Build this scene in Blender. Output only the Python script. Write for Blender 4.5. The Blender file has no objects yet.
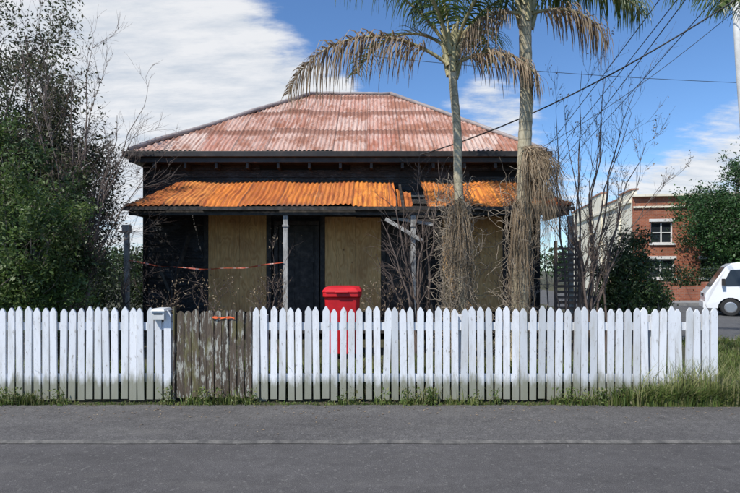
import bpy, math, random
import numpy as np
from mathutils import Vector, Matrix, noise
scene=bpy.context.scene
R=random.Random(7)
NR=np.random.default_rng(7)
# ------------------------------------------------------------------ helpers
def link(o,parent=None):
    scene.collection.objects.link(o)
    if parent: o.parent=parent
    return o
def empty(name):
    e=bpy.data.objects.new(name,None); e.empty_display_size=.2
    return link(e)
class MB:
    def __init__(s): s.v=[];s.f=[];s.m=[];s.uv=[]
    def add(s,vs,fs,mi=0,uvs=None):
        b=len(s.v); s.v+= [tuple(v) for v in vs]
        for f in fs: s.f.append(tuple(b+i for i in f)); s.m.append(mi)
        s.uv+= (uvs if uvs else [(0,0)]*len(vs))
    def box(s,x0,x1,y0,y1,z0,z1,mi=0):
        s.add([(x0,y0,z0),(x1,y0,z0),(x1,y1,z0),(x0,y1,z0),(x0,y0,z1),(x1,y0,z1),(x1,y1,z1),(x0,y1,z1)],
              [(0,3,2,1),(4,5,6,7),(0,1,5,4),(1,2,6,5),(2,3,7,6),(3,0,4,7)],mi)
    def obox(s,c,size,M,mi=0):
        c=Vector(c); h=[k/2 for k in size]
        vs=[c+M@Vector((a*h[0],b*h[1],d*h[2])) for d in(-1,1) for a,b in((-1,-1),(1,-1),(1,1),(-1,1))]
        s.add(vs,[(0,3,2,1),(4,5,6,7),(0,1,5,4),(1,2,6,5),(2,3,7,6),(3,0,4,7)],mi)
    def beam(s,a,b,w,h,mi=0):
        a=Vector(a);b=Vector(b);d=(b-a); q=d.to_track_quat('X','Z').to_matrix()
        s.obox((a+b)/2,(d.length,w,h),q,mi)
    def tube(s,pts,rad,sides=6,mi=0,cap=True):
        pts=[Vector(p) for p in pts]; n=len(pts); vs=[]
        up=Vector((.3,.2,1)).normalized()
        for i,p in enumerate(pts):
            d=(pts[min(i+1,n-1)]-pts[max(i-1,0)])
            if d.length<1e-7: d=Vector((0,0,1))
            d.normalize()
            u=d.cross(up)
            if u.length<.1: u=d.cross(Vector((1,0,0)))
            u.normalize(); w=d.cross(u)
            r=rad[i] if hasattr(rad,'__len__') else rad
            for k in range(sides):
                a=2*math.pi*k/sides
                vs.append(p+(u*math.cos(a)+w*math.sin(a))*r)
        fs=[(i*sides+k,i*sides+(k+1)%sides,(i+1)*sides+(k+1)%sides,(i+1)*sides+k) for i in range(n-1) for k in range(sides)]
        if cap: fs+= [tuple(range(sides)),tuple((n-1)*sides+k for k in range(sides))]
        s.add(vs,fs,mi)
    def obj(s,name,mats,parent=None,smooth=False,bevel=0,uv=False):
        me=bpy.data.meshes.new(name); me.from_pydata(s.v,[],s.f)
        for m in mats: me.materials.append(m)
        if len(mats)>1: me.polygons.foreach_set('material_index',s.m)
        if smooth: me.polygons.foreach_set('use_smooth',[True]*len(s.f))
        if uv:
            l=me.uv_layers.new(name='UVMap')
            idx=np.zeros(len(me.loops),dtype=np.int32); me.loops.foreach_get('vertex_index',idx)
            l.data.foreach_set('uv',np.array(s.uv,dtype=np.float32)[idx].ravel())
        me.update()
        o=bpy.data.objects.new(name,me); link(o,parent)
        if bevel:
            b=o.modifiers.new('b','BEVEL'); b.width=bevel; b.segments=2; b.limit_method='ANGLE'
        return o
# ------------------------------------------------------------------ materials
def newmat(name):
    m=bpy.data.materials.new(name); m.use_nodes=True
    nt=m.node_tree; return m,nt,nt.nodes['Principled BSDF']
def N(nt,t,**k):
    n=nt.nodes.new(t)
    for a,b in k.items(): setattr(n,a,b)
    return n
def noise_node(nt,vec,scale,detail=6,rough=.6,stretch=(1,1,1)):
    mp=N(nt,'ShaderNodeMapping'); mp.inputs['Scale'].default_value=stretch
    nt.links.new(vec,mp.inputs[0])
    n=N(nt,'ShaderNodeTexNoise'); n.inputs['Scale'].default_value=scale; n.inputs['Detail'].default_value=detail; n.inputs['Roughness'].default_value=rough
    nt.links.new(mp.outputs[0],n.inputs['Vector']); return n.outputs['Fac']
def ramp(nt,fac,stops):
    r=N(nt,'ShaderNodeValToRGB'); e=r.color_ramp.elements
    while len(e)<len(stops): e.new(.5)
    for i,(p,c) in enumerate(stops):
        e[i].position=p; e[i].color=(c,c,c,1) if isinstance(c,(int,float)) else (*c,1)
    nt.links.new(fac,r.inputs[0]); return r.outputs[0]
def mix(nt,fac,a,b,mode='MIX'):
    m=N(nt,'ShaderNodeMix',data_type='RGBA',blend_type=mode)
    for sock,v in((m.inputs[0],fac),(m.inputs[6],a),(m.inputs[7],b)):
        if isinstance(v,(int,float)): sock.default_value=v
        elif isinstance(v,tuple): sock.default_value=(*v,1)
        else: nt.links.new(v,sock)
    return m.outputs[2]
def math_(nt,op,a,b=None,c=None):
    m=N(nt,'ShaderNodeMath',operation=op)
    for i,v in enumerate((a,b,c)):
        if v is None: continue
        if isinstance(v,(int,float)): m.inputs[i].default_value=v
        else: nt.links.new(v,m.inputs[i])
    return m.outputs[0]
def bump(nt,bs,h,strength=.4,dist=.01):
    b=N(nt,'ShaderNodeBump'); b.inputs['Strength'].default_value=strength; b.inputs['Distance'].default_value=dist
    nt.links.new(h,b.inputs['Height']); nt.links.new(b.outputs[0],bs.inputs['Normal'])
def objco(nt): return N(nt,'ShaderNodeTexCoord').outputs['Object']
def nmat(name,stops,scale=4,rough=.85,stretch=(1,1,1),bs_=.4,bd=.01,fine=None,metal=0,detail=7):
    m,nt,b=newmat(name); co=objco(nt)
    f=noise_node(nt,co,scale,detail,.62,stretch)
    c=ramp(nt,f,stops)
    if fine:
        f2=noise_node(nt,co,fine,4,.7,stretch)
        c=mix(nt,.6,c,ramp(nt,f2,[(.3,.35),(.7,1.0)]),'MULTIPLY')
        bump(nt,b,f2,bs_,bd)
    else: bump(nt,b,f,bs_,bd)
    nt.links.new(c,b.inputs['Base Color']); b.inputs['Roughness'].default_value=rough; b.inputs['Metallic'].default_value=metal
    return m
def leafmat(name,cols,trans=.35,rough=.55,clump=1.2):
    m,nt,b=newmat(name); co=objco(nt)
    g=N(nt,'ShaderNodeNewGeometry')
    c=ramp(nt,g.outputs['Random Per Island'],[(i/(max(1,len(cols)-1)),k) for i,k in enumerate(cols)])
    f=noise_node(nt,co,clump,3,.6)
    c=mix(nt,.8,c,ramp(nt,f,[(.35,.5),(.65,1.25)]),'MULTIPLY')
    nt.links.new(c,b.inputs['Base Color']); b.inputs['Roughness'].default_value=rough
    t=N(nt,'ShaderNodeBsdfTranslucent'); nt.links.new(c,t.inputs[0])
    ms=N(nt,'ShaderNodeMixShader'); ms.inputs[0].default_value=trans
    nt.links.new(b.outputs[0],ms.inputs[1]); nt.links.new(t.outputs[0],ms.inputs[2])
    nt.links.new(ms.outputs[0],nt.nodes['Material Output'].inputs[0])
    return m
def picket_paint():
    m,nt,b=newmat('white_paint'); co=objco(nt)
    g=N(nt,'ShaderNodeNewGeometry')
    base=ramp(nt,g.outputs['Random Per Island'],[(0,(.52,.54,.56)),(.25,(.68,.70,.73)),(.6,(.74,.76,.79)),(1,(.82,.83,.85))])
    f=noise_node(nt,co,3,8,.7,(3,3,.6))
    base=mix(nt,ramp(nt,f,[(.48,0.),(.70,.65)]),base,(.45,.44,.40))
    f2=noise_node(nt,co,30,6,.75,(1,1,.35))
    base=mix(nt,ramp(nt,f2,[(.58,0.),(.67,.8)]),base,(.26,.23,.19))
    sp=N(nt,'ShaderNodeSeparateXYZ'); nt.links.new(co,sp.inputs[0])
    zf=math_(nt,'ADD',sp.outputs[2],math_(nt,'MULTIPLY',f,-.45))
    dirt=ramp(nt,zf,[(0.0,.85),(.12,0.)])
    base=mix(nt,dirt,base,(.19,.19,.12))
    nt.links.new(base,b.inputs['Base Color']); b.inputs['Roughness'].default_value=.65
    bump(nt,b,f2,.4,.004); return m
M_picket=picket_paint()
def corr_mat(name,kind):
    m,nt,b=newmat(name)
    uv=N(nt,'ShaderNodeUVMap').outputs[0]; sp=N(nt,'ShaderNodeSeparateXYZ'); nt.links.new(uv,sp.inputs[0])
    u,v=sp.outputs[0],sp.outputs[1]
    su=math_(nt,'FLOOR',math_(nt,'DIVIDE',u,.74)); 
    L=1.45 if kind=='main' else 3.0
    wn0=N(nt,'ShaderNodeTexWhiteNoise',noise_dimensions='1D'); nt.links.new(su,wn0.inputs['W'])
    vs=math_(nt,'ADD',math_(nt,'DIVIDE',v,L),math_(nt,'MULTIPLY',wn0.outputs[0],.10))
    sv=math_(nt,'FLOOR',vs)
    cb=N(nt,'ShaderNodeCombineXYZ'); nt.links.new(su,cb.inputs[0]); nt.links.new(sv,cb.inputs[1])
    wn=N(nt,'ShaderNodeTexWhiteNoise',noise_dimensions='2D'); nt.links.new(cb.outputs[0],wn.inputs['Vector'])
    streak=noise_node(nt,uv,3.0,8,.7,(4,.5,1)); big=noise_node(nt,uv,1.4,7,.7,(1,.7,1)); fine=noise_node(nt,uv,14,6,.75,(1.6,.4,1)); thin=noise_node(nt,uv,9,6,.7,(2.2,.12,1))
    fv=math_(nt,'FRACT',vs); fu=math_(nt,'FRACT',math_(nt,'DIVIDE',u,.74))
    if kind=='main':
        c=ramp(nt,wn.outputs[0],[(0,(.40,.16,.11)),(.25,(.46,.24,.18)),(.5,(.53,.37,.31)),(.75,(.34,.13,.08)),(1,(.56,.44,.38))])
        c=mix(nt,ramp(nt,streak,[(.46,0.),(.58,.75)]),c,(.57,.43,.37))
        c=mix(nt,ramp(nt,thin,[(.50,0.),(.60,.75)]),c,(.31,.11,.055))
        c=mix(nt,ramp(nt,big,[(.50,0.),(.58,.8)]),c,(.27,.10,.05))
        lapr=math_(nt,'ADD',fv,math_(nt,'MULTIPLY',thin,.35))
        c=mix(nt,ramp(nt,lapr,[(.93,0.),(1.12,.8)]),c,(.20,.08,.045))
        c=mix(nt,ramp(nt,fine,[(.54,0.),(.66,.65)]),c,(.18,.075,.045))
    else:
        c=ramp(nt,wn.outputs[0],[(0,(.60,.18,.025)),(.4,(.70,.25,.035)),(.75,(.42,.11,.02)),(1,(.64,.24,.05))])
        c=mix(nt,ramp(nt,streak,[(.45,0.),(.60,.8)]),c,(.32,.075,.018))
        c=mix(nt,ramp(nt,thin,[(.51,0.),(.61,.75)]),c,(.20,.05,.02))
        c=mix(nt,ramp(nt,big,[(.58,0.),(.68,.5)]),c,(.60,.33,.15))
        c=mix(nt,ramp(nt,fine,[(.56,0.),(.70,.6)]),c,(.20,.05,.02))
        c=mix(nt,ramp(nt,math_(nt,'ADD',fv,math_(nt,'MULTIPLY',thin,.1)),[(.05,.75),(.12,0.)]),c,(.15,.045,.02))
    lap=math_(nt,'MAXIMUM',math_(nt,'LESS_THAN',fv,.022),math_(nt,'MULTIPLY',math_(nt,'LESS_THAN',fu,.035),.7))
    c=mix(nt,math_(nt,'MULTIPLY',lap,.8),c,(.09,.045,.03))
    nt.links.new(c,b.inputs['Base Color']); b.inputs['Roughness'].default_value=.7 if kind=='main' else .85
    bump(nt,b,fine,.3,.004); return m
M_roof=corr_mat('faded_roof_iron','main'); M_rust=corr_mat('rusty_roof_iron','ver')
def char_mat():
    m,nt,b=newmat('charred_weatherboard'); co=objco(nt)
    f=noise_node(nt,co,1.5,8,.7,(1,1,2.0)); g=noise_node(nt,co,9,7,.7,(.6,1,3))
    v=N(nt,'ShaderNodeTexVoronoi'); v.feature='DISTANCE_TO_EDGE'; v.inputs['Scale'].default_value=17
    mp=N(nt,'ShaderNodeMapping'); mp.inputs['Scale'].default_value=(.8,1,1.6); nt.links.new(co,mp.inputs[0]); nt.links.new(mp.outputs[0],v.inputs['Vector'])
    c=ramp(nt,g,[(.3,(.007,.006,.006)),(.52,(.026,.022,.021)),(.72,(.075,.063,.055))])
    c=mix(nt,ramp(nt,v.outputs['Distance'],[(.0,.8),(.09,0.)]),c,(.004,.004,.004))
    c=mix(nt,ramp(nt,f,[(.52,0.),(.64,.75)]),c,(.065,.080,.095))
    c=mix(nt,ramp(nt,noise_node(nt,co,5,9,.78,(.5,1,3)),[(.60,0.),(.65,.8)]),c,(.26,.20,.16))
    nt.links.new(c,b.inputs['Base Color']); b.inputs['Roughness'].default_value=.6
    h=math_(nt,'ADD',math_(nt,'MINIMUM',v.outputs['Distance'],.2),math_(nt,'MULTIPLY',g,.4))
    bump(nt,b,h,.9,.02); return m
M_char=char_mat()
M_charflat=nmat('charred_timber',[(.35,(.008,.007,.006)),(.55,(.035,.03,.027)),(.7,(.08,.065,.055))],9,.65,(1,1,1),.8,.01)
def ply():
    m,nt,b=newmat('plywood_sheet'); co=objco(nt)
    g=noise_node(nt,co,2.0,6,.65,(1,1,.8)); fg=noise_node(nt,co,5,6,.65,(9,1,.5))
    d=noise_node(nt,co,1.3,3,.5,(1.6,1,.6))
    bands=math_(nt,'ABSOLUTE',math_(nt,'SUBTRACT',math_(nt,'FRACT',math_(nt,'MULTIPLY',d,9)),.5))
    c=ramp(nt,bands,[(0,(.68,.38,.14)),(.3,(.80,.51,.22)),(.5,(.60,.31,.105))])
    c=mix(nt,ramp(nt,g,[(.43,0.),(.62,.6)]),c,(.44,.23,.09))
    c=mix(nt,.6,c,ramp(nt,fg,[(.3,.55),(.65,1.1)]),'MULTIPLY')
    v=N(nt,'ShaderNodeTexVoronoi'); v.inputs['Scale'].default_value=3.2; nt.links.new(co,v.inputs['Vector'])
    c=mix(nt,ramp(nt,v.outputs['Distance'],[(.05,.85),(.10,0.)]),c,(.17,.07,.03))
    nt.links.new(c,b.inputs['Base Color']); b.inputs['Roughness'].default_value=.75; bump(nt,b,fg,.1,.003); return m
M_ply=ply()
M_oldpaint=nmat('weathered_white_timber',[(.3,(.16,.15,.14)),(.5,(.42,.41,.39)),(.7,(.60,.59,.57))],6,.75,(2,2,.6),.5,.006,fine=40)
M_galv=nmat('grey_capping',[(.3,(.20,.17,.16)),(.7,(.40,.34,.32))],3,.5,bs_=.2)
M_gutter=nmat('black_gutter',[(.3,(.008,.008,.009)),(.6,(.03,.026,.024)),(.75,(.12,.07,.05))],5,.5,bs_=.2)
M_dark=nmat('burnt_interior',[(.3,(.004,.004,.004)),(.7,(.012,.01,.01))],3,.9)
def asphalt(name,a,b_):
    m,nt,b=newmat(name); co=objco(nt)
    big=noise_node(nt,co,.9,6,.65,(.7,1.8,1)); med=noise_node(nt,co,9,6,.7); fin=noise_node(nt,co,130,4,.8)
    c=ramp(nt,big,[(.3,a),(.7,b_)])
    c=mix(nt,.6,c,ramp(nt,med,[(.3,.65),(.7,1.2)]),'MULTIPLY')
    c=mix(nt,.85,c,ramp(nt,fin,[(.33,.25),(.5,.95),(.66,2.1)]),'MULTIPLY')
    v=N(nt,'ShaderNodeTexVoronoi'); v.inputs['Scale'].default_value=60; nt.links.new(co,v.inputs['Vector'])
    c=mix(nt,ramp(nt,v.outputs['Color'],[(.80,0.),(.92,.35)]),c,(.28,.27,.25))
    st=noise_node(nt,co,2.3,8,.75,(1,1,1)); c=mix(nt,ramp(nt,st,[(.58,0.),(.70,.5)]),c,(.040,.038,.038))
    d2=noise_node(nt,co,1.1,7,.7,(.5,2.2,1)); c=mix(nt,ramp(nt,d2,[(.55,0.),(.72,.4)]),c,(.17,.16,.145))
    nt.links.new(c,b.inputs['Base Color']); b.inputs['Roughness'].default_value=.9; b.inputs['Specular IOR Level'].default_value=.3
    bump(nt,b,fin,.8,.008); return m
M_asph=asphalt('footpath_asphalt',(.084,.079,.077),(.116,.110,.108))
M_asph2=asphalt('footpath_asphalt_old',(.092,.087,.085),(.128,.122,.118))
M_road=asphalt('road_asphalt',(.08,.08,.08),(.11,.11,.11))
M_seam=nmat('asphalt_seam',[(.38,(.09,.087,.083)),(.65,(.19,.18,.165))],9,.9,fine=80)
M_conc=nmat('concrete_kerb',[(.3,(.24,.23,.22)),(.7,(.36,.35,.33))],5,.9,fine=50)
M_soil=nmat('soil_and_grass',[(.3,(.045,.05,.02)),(.5,(.075,.075,.035)),(.7,(.11,.09,.06))],4,.95,bs_=.8,bd=.03,fine=40)
M_grass=leafmat('grass_blades',[(.07,.115,.02),(.11,.17,.035),(.17,.21,.055),(.28,.26,.12)],.35,.55,2.5)
M_leafdark=leafmat('dark_leaves',[(.02,.045,.013),(.038,.075,.022),(.06,.10,.03),(.085,.115,.045)],.3,.5,1.3)
M_leafolive=leafmat('olive_leaves',[(.045,.06,.025),(.07,.09,.035),(.095,.11,.05),(.12,.09,.065)],.35,.55,1.4)
M_leafbright=leafmat('bright_leaves',[(.06,.105,.022),(.09,.15,.035),(.12,.19,.05),(.17,.22,.08)],.4,.5,1.8)
M_leaftree=leafmat('street_tree_leaves',[(.02,.055,.014),(.035,.09,.022),(.055,.12,.03)],.25,.5,.6)
M_bark=nmat('grey_bark',[(.3,(.10,.08,.065)),(.7,(.22,.19,.16))],14,.9)
M_twig=nmat('bare_twigs',[(.3,(.07,.05,.042)),(.7,(.17,.13,.11))],14,.9)
M_twig2=nmat('reddish_twigs',[(.3,(.11,.08,.07)),(.7,(.24,.19,.16))],14,.9)
M_dry=leafmat('dry_strands',[(.18,.125,.075),(.30,.22,.14),(.40,.32,.22)],.15,.8,3)
M_frond=leafmat('palm_leaflets',[(.06,.11,.025),(.10,.16,.04),(.18,.22,.08)],.4,.4,1.0)
M_fronddry=leafmat('dry_palm_leaflets',[(.20,.14,.09),(.30,.22,.14),(.40,.32,.22)],.3,.6,1.0)
M_rach=nmat('palm_stalk',[(.3,(.24,.22,.10)),(.7,(.40,.35,.20))],6,.6)
def palmbark():
    m,nt,b=newmat('palm_trunk_bark'); co=objco(nt); sp=N(nt,'ShaderNodeSeparateXYZ'); nt.links.new(co,sp.inputs[0])
    z=math_(nt,'ADD',sp.outputs[2],math_(nt,'MULTIPLY',noise_node(nt,co,4,3,.5),.08))
    fr=math_(nt,'FRACT',math_(nt,'MULTIPLY',z,7.5))
    c=ramp(nt,noise_node(nt,co,5,8,.75,(1,1,.5)),[(.32,(.22,.19,.12)),(.5,(.42,.37,.25)),(.68,(.58,.52,.39))])
    c=mix(nt,ramp(nt,noise_node(nt,co,14,6,.7,(3,3,.4)),[(.52,0.),(.64,.6)]),c,(.15,.12,.08))
    c=mix(nt,ramp(nt,fr,[(0.,.5),(.08,.5),(.16,0.)]),c,(.13,.10,.06))
    nt.links.new(c,b.inputs['Base Color']); b.inputs['Roughness'].default_value=.8; bump(nt,b,fr,.4,.01); return m
M_palm=palmbark()
def plain(name,c,rough=.5,metal=0,var=.12,scale=6,coat=0):
    m=nmat(name,[(.3,tuple(k*(1-var) for k in c)),(.7,tuple(min(1,k*(1+var)) for k in c))],scale,rough,bs_=.05,metal=metal)
    m.node_tree.nodes['Principled BSDF'].inputs['Coat Weight'].default_value=coat; return m
M_red=plain('red_plastic',(.56,.012,.018),.5,var=.25,scale=4); M_rubber=plain('black_rubber',(.02,.02,.02),.8)
M_vanwhite=plain('white_car_paint',(.78,.79,.80),.3,coat=.6,var=.02); M_glass=plain('dark_glass',(.02,.025,.03),.12); M_chrome=plain('wheel_metal',(.45,.45,.46),.35,.8)
M_lens=plain('headlight_lens',(.45,.47,.5),.15)
M_cream=nmat('cream_render',[(.3,(.68,.61,.46)),(.6,(.82,.77,.63))],.9,.85,stretch=(1,1,.5))
M_cop=nmat('terracotta_coping',[(.3,(.32,.14,.09)),(.7,(.42,.22,.15))],2,.8)
def brick():
    m,nt,b=newmat('red_brick'); uv=N(nt,'ShaderNodeUVMap').outputs[0]
    t=N(nt,'ShaderNodeTexBrick'); t.inputs['Scale'].default_value=1; t.inputs['Brick Width'].default_value=.24; t.inputs['Row Height'].default_value=.085; t.inputs['Mortar Size'].default_value=.008
    t.inputs['Color1'].default_value=(.38,.12,.055,1); t.inputs['Color2'].default_value=(.28,.08,.04,1); t.inputs['Mortar'].default_value=(.30,.20,.15,1)
    nt.links.new(uv,t.inputs['Vector'])
    c=mix(nt,.8,t.outputs['Color'],ramp(nt,noise_node(nt,uv,1.2,6,.65),[(.3,.6),(.7,1.2)]),'MULTIPLY')
    nt.links.new(c,b.inputs['Base Color']); b.inputs['Roughness'].default_value=.85; return m
M_brick=brick()
def gatemat():
    m,nt,b=newmat('peeling_gate_timber'); co=objco(nt)
    g0=N(nt,'ShaderNodeNewGeometry')
    f=noise_node(nt,co,5,8,.75,(5,1,.8)); g=noise_node(nt,co,16,7,.75,(3,1,.4))
    c=ramp(nt,g,[(.3,(.035,.026,.02)),(.6,(.12,.09,.065)),(.8,(.24,.21,.16))])
    c=mix(nt,.6,c,ramp(nt,g0.outputs['Random Per Island'],[(0,.45),(1,1.2)]),'MULTIPLY')
    c=mix(nt,ramp(nt,f,[(.53,0.),(.57,.9)]),c,(.42,.42,.37))
    c=mix(nt,ramp(nt,noise_node(nt,co,3,6,.7,(3,1,.7)),[(.55,0.),(.63,.65)]),c,(.13,.12,.04))
    nt.links.new(c,b.inputs['Base Color']); b.inputs['Roughness'].default_value=.85; bump(nt,b,g,.7,.008); return m
M_gate=gatemat()
def tapemat():
    m,nt,b=newmat('hazard_tape'); co=objco(nt); sp=N(nt,'ShaderNodeSeparateXYZ'); nt.links.new(co,sp.inputs[0])
    fr=math_(nt,'GREATER_THAN',math_(nt,'FRACT',math_(nt,'MULTIPLY',sp.outputs[0],4.1)),.25)
    nt.links.new(mix(nt,fr,(.50,.30,.26),(.50,.09,.045)),b.inputs['Base Color']); return m
M_tape=tapemat()
M_orange=plain('orange_cloth',(.70,.12,.03),.8)
M_wire=plain('wire_black',(.015,.015,.015),.6); M_pole=nmat('pale_concrete_pole',[(.3,(.50,.50,.48)),(.7,(.66,.66,.64))],5,.8)
# ------------------------------------------------------------------ world
SUN_AZ=math.atan2(-.66,-.75); SUN_EL=math.radians(51)
w=bpy.data.worlds.new("World"); scene.world=w; w.use_nodes=True; nt=w.node_tree
bg=nt.nodes['Background']; bg.inputs[1].default_value=.11
sky=N(nt,'ShaderNodeTexSky',sky_type='NISHITA'); sky.sun_disc=False; sky.sun_elevation=SUN_EL; sky.sun_rotation=SUN_AZ; sky.dust_density=.2; sky.ozone_density=2.5
dirn=N(nt,'ShaderNodeTexCoord').outputs['Generated']
sp=N(nt,'ShaderNodeSeparateXYZ'); nt.links.new(dirn,sp.inputs[0])
zz=math_(nt,'ADD',math_(nt,'MAXIMUM',sp.outputs[2],0.0),.22)
cb=N(nt,'ShaderNodeCombineXYZ'); nt.links.new(math_(nt,'DIVIDE',sp.outputs[0],zz),cb.inputs[0]); nt.links.new(math_(nt,'DIVIDE',sp.outputs[1],zz),cb.inputs[1])
cn=noise_node(nt,cb.outputs[0],2.4,10,.62,(1,.8,1)); cn2=noise_node(nt,cb.outputs[0],6.5,9,.66,(.5,1.4,1))
tot=math_(nt,'ADD',math_(nt,'MULTIPLY',cn,.62),math_(nt,'MULTIPLY',cn2,.38))
for (x,z,r,a) in [(-.50,.42,.28,.14),(-.25,.34,.20,.17),(-.04,.32,.12,.13),(-.6,.2,.3,.13),(.22,.29,.09,.13),(.64,.14,.20,.13),(.32,.20,.12,.05),
                  (-.12,.53,.12,-.18),(.06,.48,.15,-.24),(.06,.36,.09,-.10),(.46,.42,.20,-.13),(.42,.24,.10,-.06)]:
    c=Vector((x,1,z)).normalized()
    d=N(nt,'ShaderNodeVectorMath',operation='DOT_PRODUCT'); nt.links.new(dirn,d.inputs[0]); d.inputs[1].default_value=c
    mr=N(nt,'ShaderNodeMapRange',interpolation_type='SMOOTHSTEP'); nt.links.new(d.outputs['Value'],mr.inputs[0])
    mr.inputs[1].default_value=math.cos(r*1.25); mr.inputs[2].default_value=1; mr.inputs[3].default_value=0; mr.inputs[4].default_value=a
    tot=math_(nt,'ADD',tot,mr.outputs[0])
mask=N(nt,'ShaderNodeMapRange',interpolation_type='SMOOTHSTEP'); nt.links.new(tot,mask.inputs[0]); mask.inputs[1].default_value=.48; mask.inputs[2].default_value=.68
skyc=mix(nt,1.0,sky.outputs[0],(.92,1.20,1.50),'MULTIPLY')
ccol=ramp(nt,cn2,[(.35,(.68,.74,.82)),(.6,(.95,.96,.98))])
ccol=mix(nt,1.0,ccol,(8.5,8.5,8.5),'MULTIPLY')
nt.links.new(mix(nt,math_(nt,'MULTIPLY',mask.outputs[0],.94),skyc,ccol),bg.inputs[0])
sl=bpy.data.lights.new('sun','SUN'); sl.energy=4.9; sl.angle=math.radians(.5); sl.color=(1,.95,.86)
so=link(bpy.data.objects.new('sun',sl))
sd=Vector((math.sin(SUN_AZ)*math.cos(SUN_EL),math.cos(SUN_AZ)*math.cos(SUN_EL),math.sin(SUN_EL)))
so.rotation_euler=sd.to_track_quat('Z','Y').to_euler(); so.location=sd*30
scene.view_settings.view_transform='Standard'; scene.view_settings.look='None'; scene.view_settings.exposure=0
# ------------------------------------------------------------------ camera
cam=bpy.data.cameras.new('camera'); co_=link(bpy.data.objects.new('camera',cam)); co_.location=(0,0,1.55); co_.rotation_euler=(math.radians(90),0,0)
cam.lens=25.98; cam.sensor_width=36; cam.shift_y=.032; cam.clip_end=2000; cam.clip_start=.05; scene.camera=co_
# ------------------------------------------------------------------ ground
def prism(name,poly,z0,z1,mat):
    mb=MB(); n=len(poly)
    mb.add([(x,y,z0) for x,y in poly]+[(x,y,z1) for x,y in poly],[tuple(range(n,2*n))]+[(i,(i+1)%n,n+(i+1)%n,n+i) for i in range(n)])
    return mb.obj(name,[mat])
mb=MB(); mb.add([(-600,-600,-.16),(600,-600,-.16),(600,900,-.16),(-600,900,-.16)],[(0,1,2,3)]); mb.obj('ground',[M_soil])
prism('side_street',[(6.9,11.9),(90,11.9),(90,25.2),(13.8,25.2),(16,70),(10,70)],-.15,-.12,M_road)
prism('footpath',[(-60,-12),(90,-12),(90,4.78),(-60,4.78)],-.15,0,M_asph)
n=400; xs=[-20+i*40/n for i in range(n+1)]
edge=[(x,6.065+.04*noise.noise(Vector((x*3,0,5)))+.025*noise.noise(Vector((x*11,0,5)))) for x in xs]
prism('footpath',[(-60,4.80),(90,4.80),(90,6.06)]+edge[::-1]+[(-60,6.06)],-.15,.0195,M_asph2)
prism('footpath',[(-60,4.7805),(90,4.7805),(90,4.7995),(-60,4.7995)],-.15,-.004,M_soil)
mb=MB(); n=300
for i in range(n):
    x0=-20+i*40/n; x1=x0+40/n
    if noise.noise(Vector((x0*.7,9,0)))>.22: continue
    j=lambda x:noise.noise(Vector((x*2,0,0)))*.014+noise.noise(Vector((x*9,0,0)))*.006
    mb.add([(x0,4.766+j(x0),.0045),(x1,4.766+j(x1),.0045),(x1,4.802+j(x1)*.5,.0235),(x0,4.802+j(x0)*.5,.0235)],[(0,1,2,3)])
mb.obj('footpath_seam',[M_seam])
prism('grass_verge',[(-60,5.98),(90,5.98),(90,11.7),(6.8,11.7),(9.8,70),(-60,70)],-.15,.012,M_soil)
prism('kerb',[(6.8,11.71),(90,11.71),(90,11.89),(6.9,11.89)],-.15,.02,M_conc)
prism('yard_ground',[(-40,6.45),(4.2,6.45),(6.4,11.2),(7.5,30),(-40,30)],0,.17,M_soil)
prism('far_footpath',[(14,25.4),(90,25.4),(90,27.2),(14.1,27.2)],-.15,.0,M_conc)
# ------------------------------------------------------------------ fence
def picket(mb,x,y,z0,h,w,t,mi=0):
    tilt=R.gauss(0,.009); hh=h+R.gauss(0,.008)+.010*noise.noise(Vector((x*.8,1,1))); dy=R.gauss(0,.003); pt=.052+R.gauss(0,.003)
    prof=[(-w/2,0),(w/2,0),(w/2,hh-pt),(w*.10,hh),(-w*.10,hh),(-w/2,hh-pt+R.gauss(0,.002))]
    vs=[]
    for yy in(0,t):
        for a,b in prof: vs.append((x+a+tilt*b,y+dy+yy+R.gauss(0,.0005),z0+b))
    mb.add(vs,[(5,4,3,2,1,0),(6,7,8,9,10,11)]+[(i,(i+1)%6,6+(i+1)%6,6+i) for i in range(6)],mi)
FY=6.2
def fence(name,x0,x1):
    mb=MB(); k=round((x1-x0)/.1012); st=(x1-x0)/k
    for i in range(k):
        picket(mb,x0+st*(i+.5)+R.gauss(0,.003),FY,.035+R.random()*.025,1.065,.077+R.gauss(0,.002),.02)
    for z in(.25,.85): mb.box(x0,x1,FY+.024,FY+.07,z,z+.09)
    xx=x0+.06
    while xx<x1-.4: mb.box(xx,xx+.1,FY+.073,FY+.17,-.05,1.02); xx+=2.3
    mb.box(x1-.12,x1-.02,FY+.073,FY+.17,-.05,1.02)
    return mb.obj(name,[M_picket])
fence('white_picket_fence',-9.5,-2.30); fence('white_picket_fence',-1.37,4.05)
mb=MB(); x=-2.245
while x<-1.42:
    h=1.03+R.gauss(0,.016); z0=.05+R.random()*.03; zc=.05+h; y0=FY+.005+R.gauss(0,.003); tl=R.gauss(0,.004)
    fp=[(x,z0),(x+.077,z0),(x+.077+tl,zc-.03),(x+.05+tl,zc),(x+.027+tl,zc),(x+tl,zc-.03)]
    mb.add([(a,y0,b) for a,b in fp]+[(a,y0+.02,b) for a,b in fp],[(5,4,3,2,1,0),(6,7,8,9,10,11)]+[(i,(i+1)%6,6+(i+1)%6,6+i) for i in range(6)])
    x+=.088
mb.box(-2.25,-1.41,FY+.03,FY+.07,.26,.35); mb.box(-2.25,-1.41,FY+.03,FY+.07,.84,.93)
mb.beam((-2.2,FY+.05,.33),(-1.46,FY+.05,.86),.035,.08)
mb.box(-2.29,-2.27,FY-.004,FY+.05,.0,1.12); mb.box(-1.395,-1.375,FY-.004,FY+.05,.0,1.12)
mb.obj('wooden_gate',[M_gate])
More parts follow.
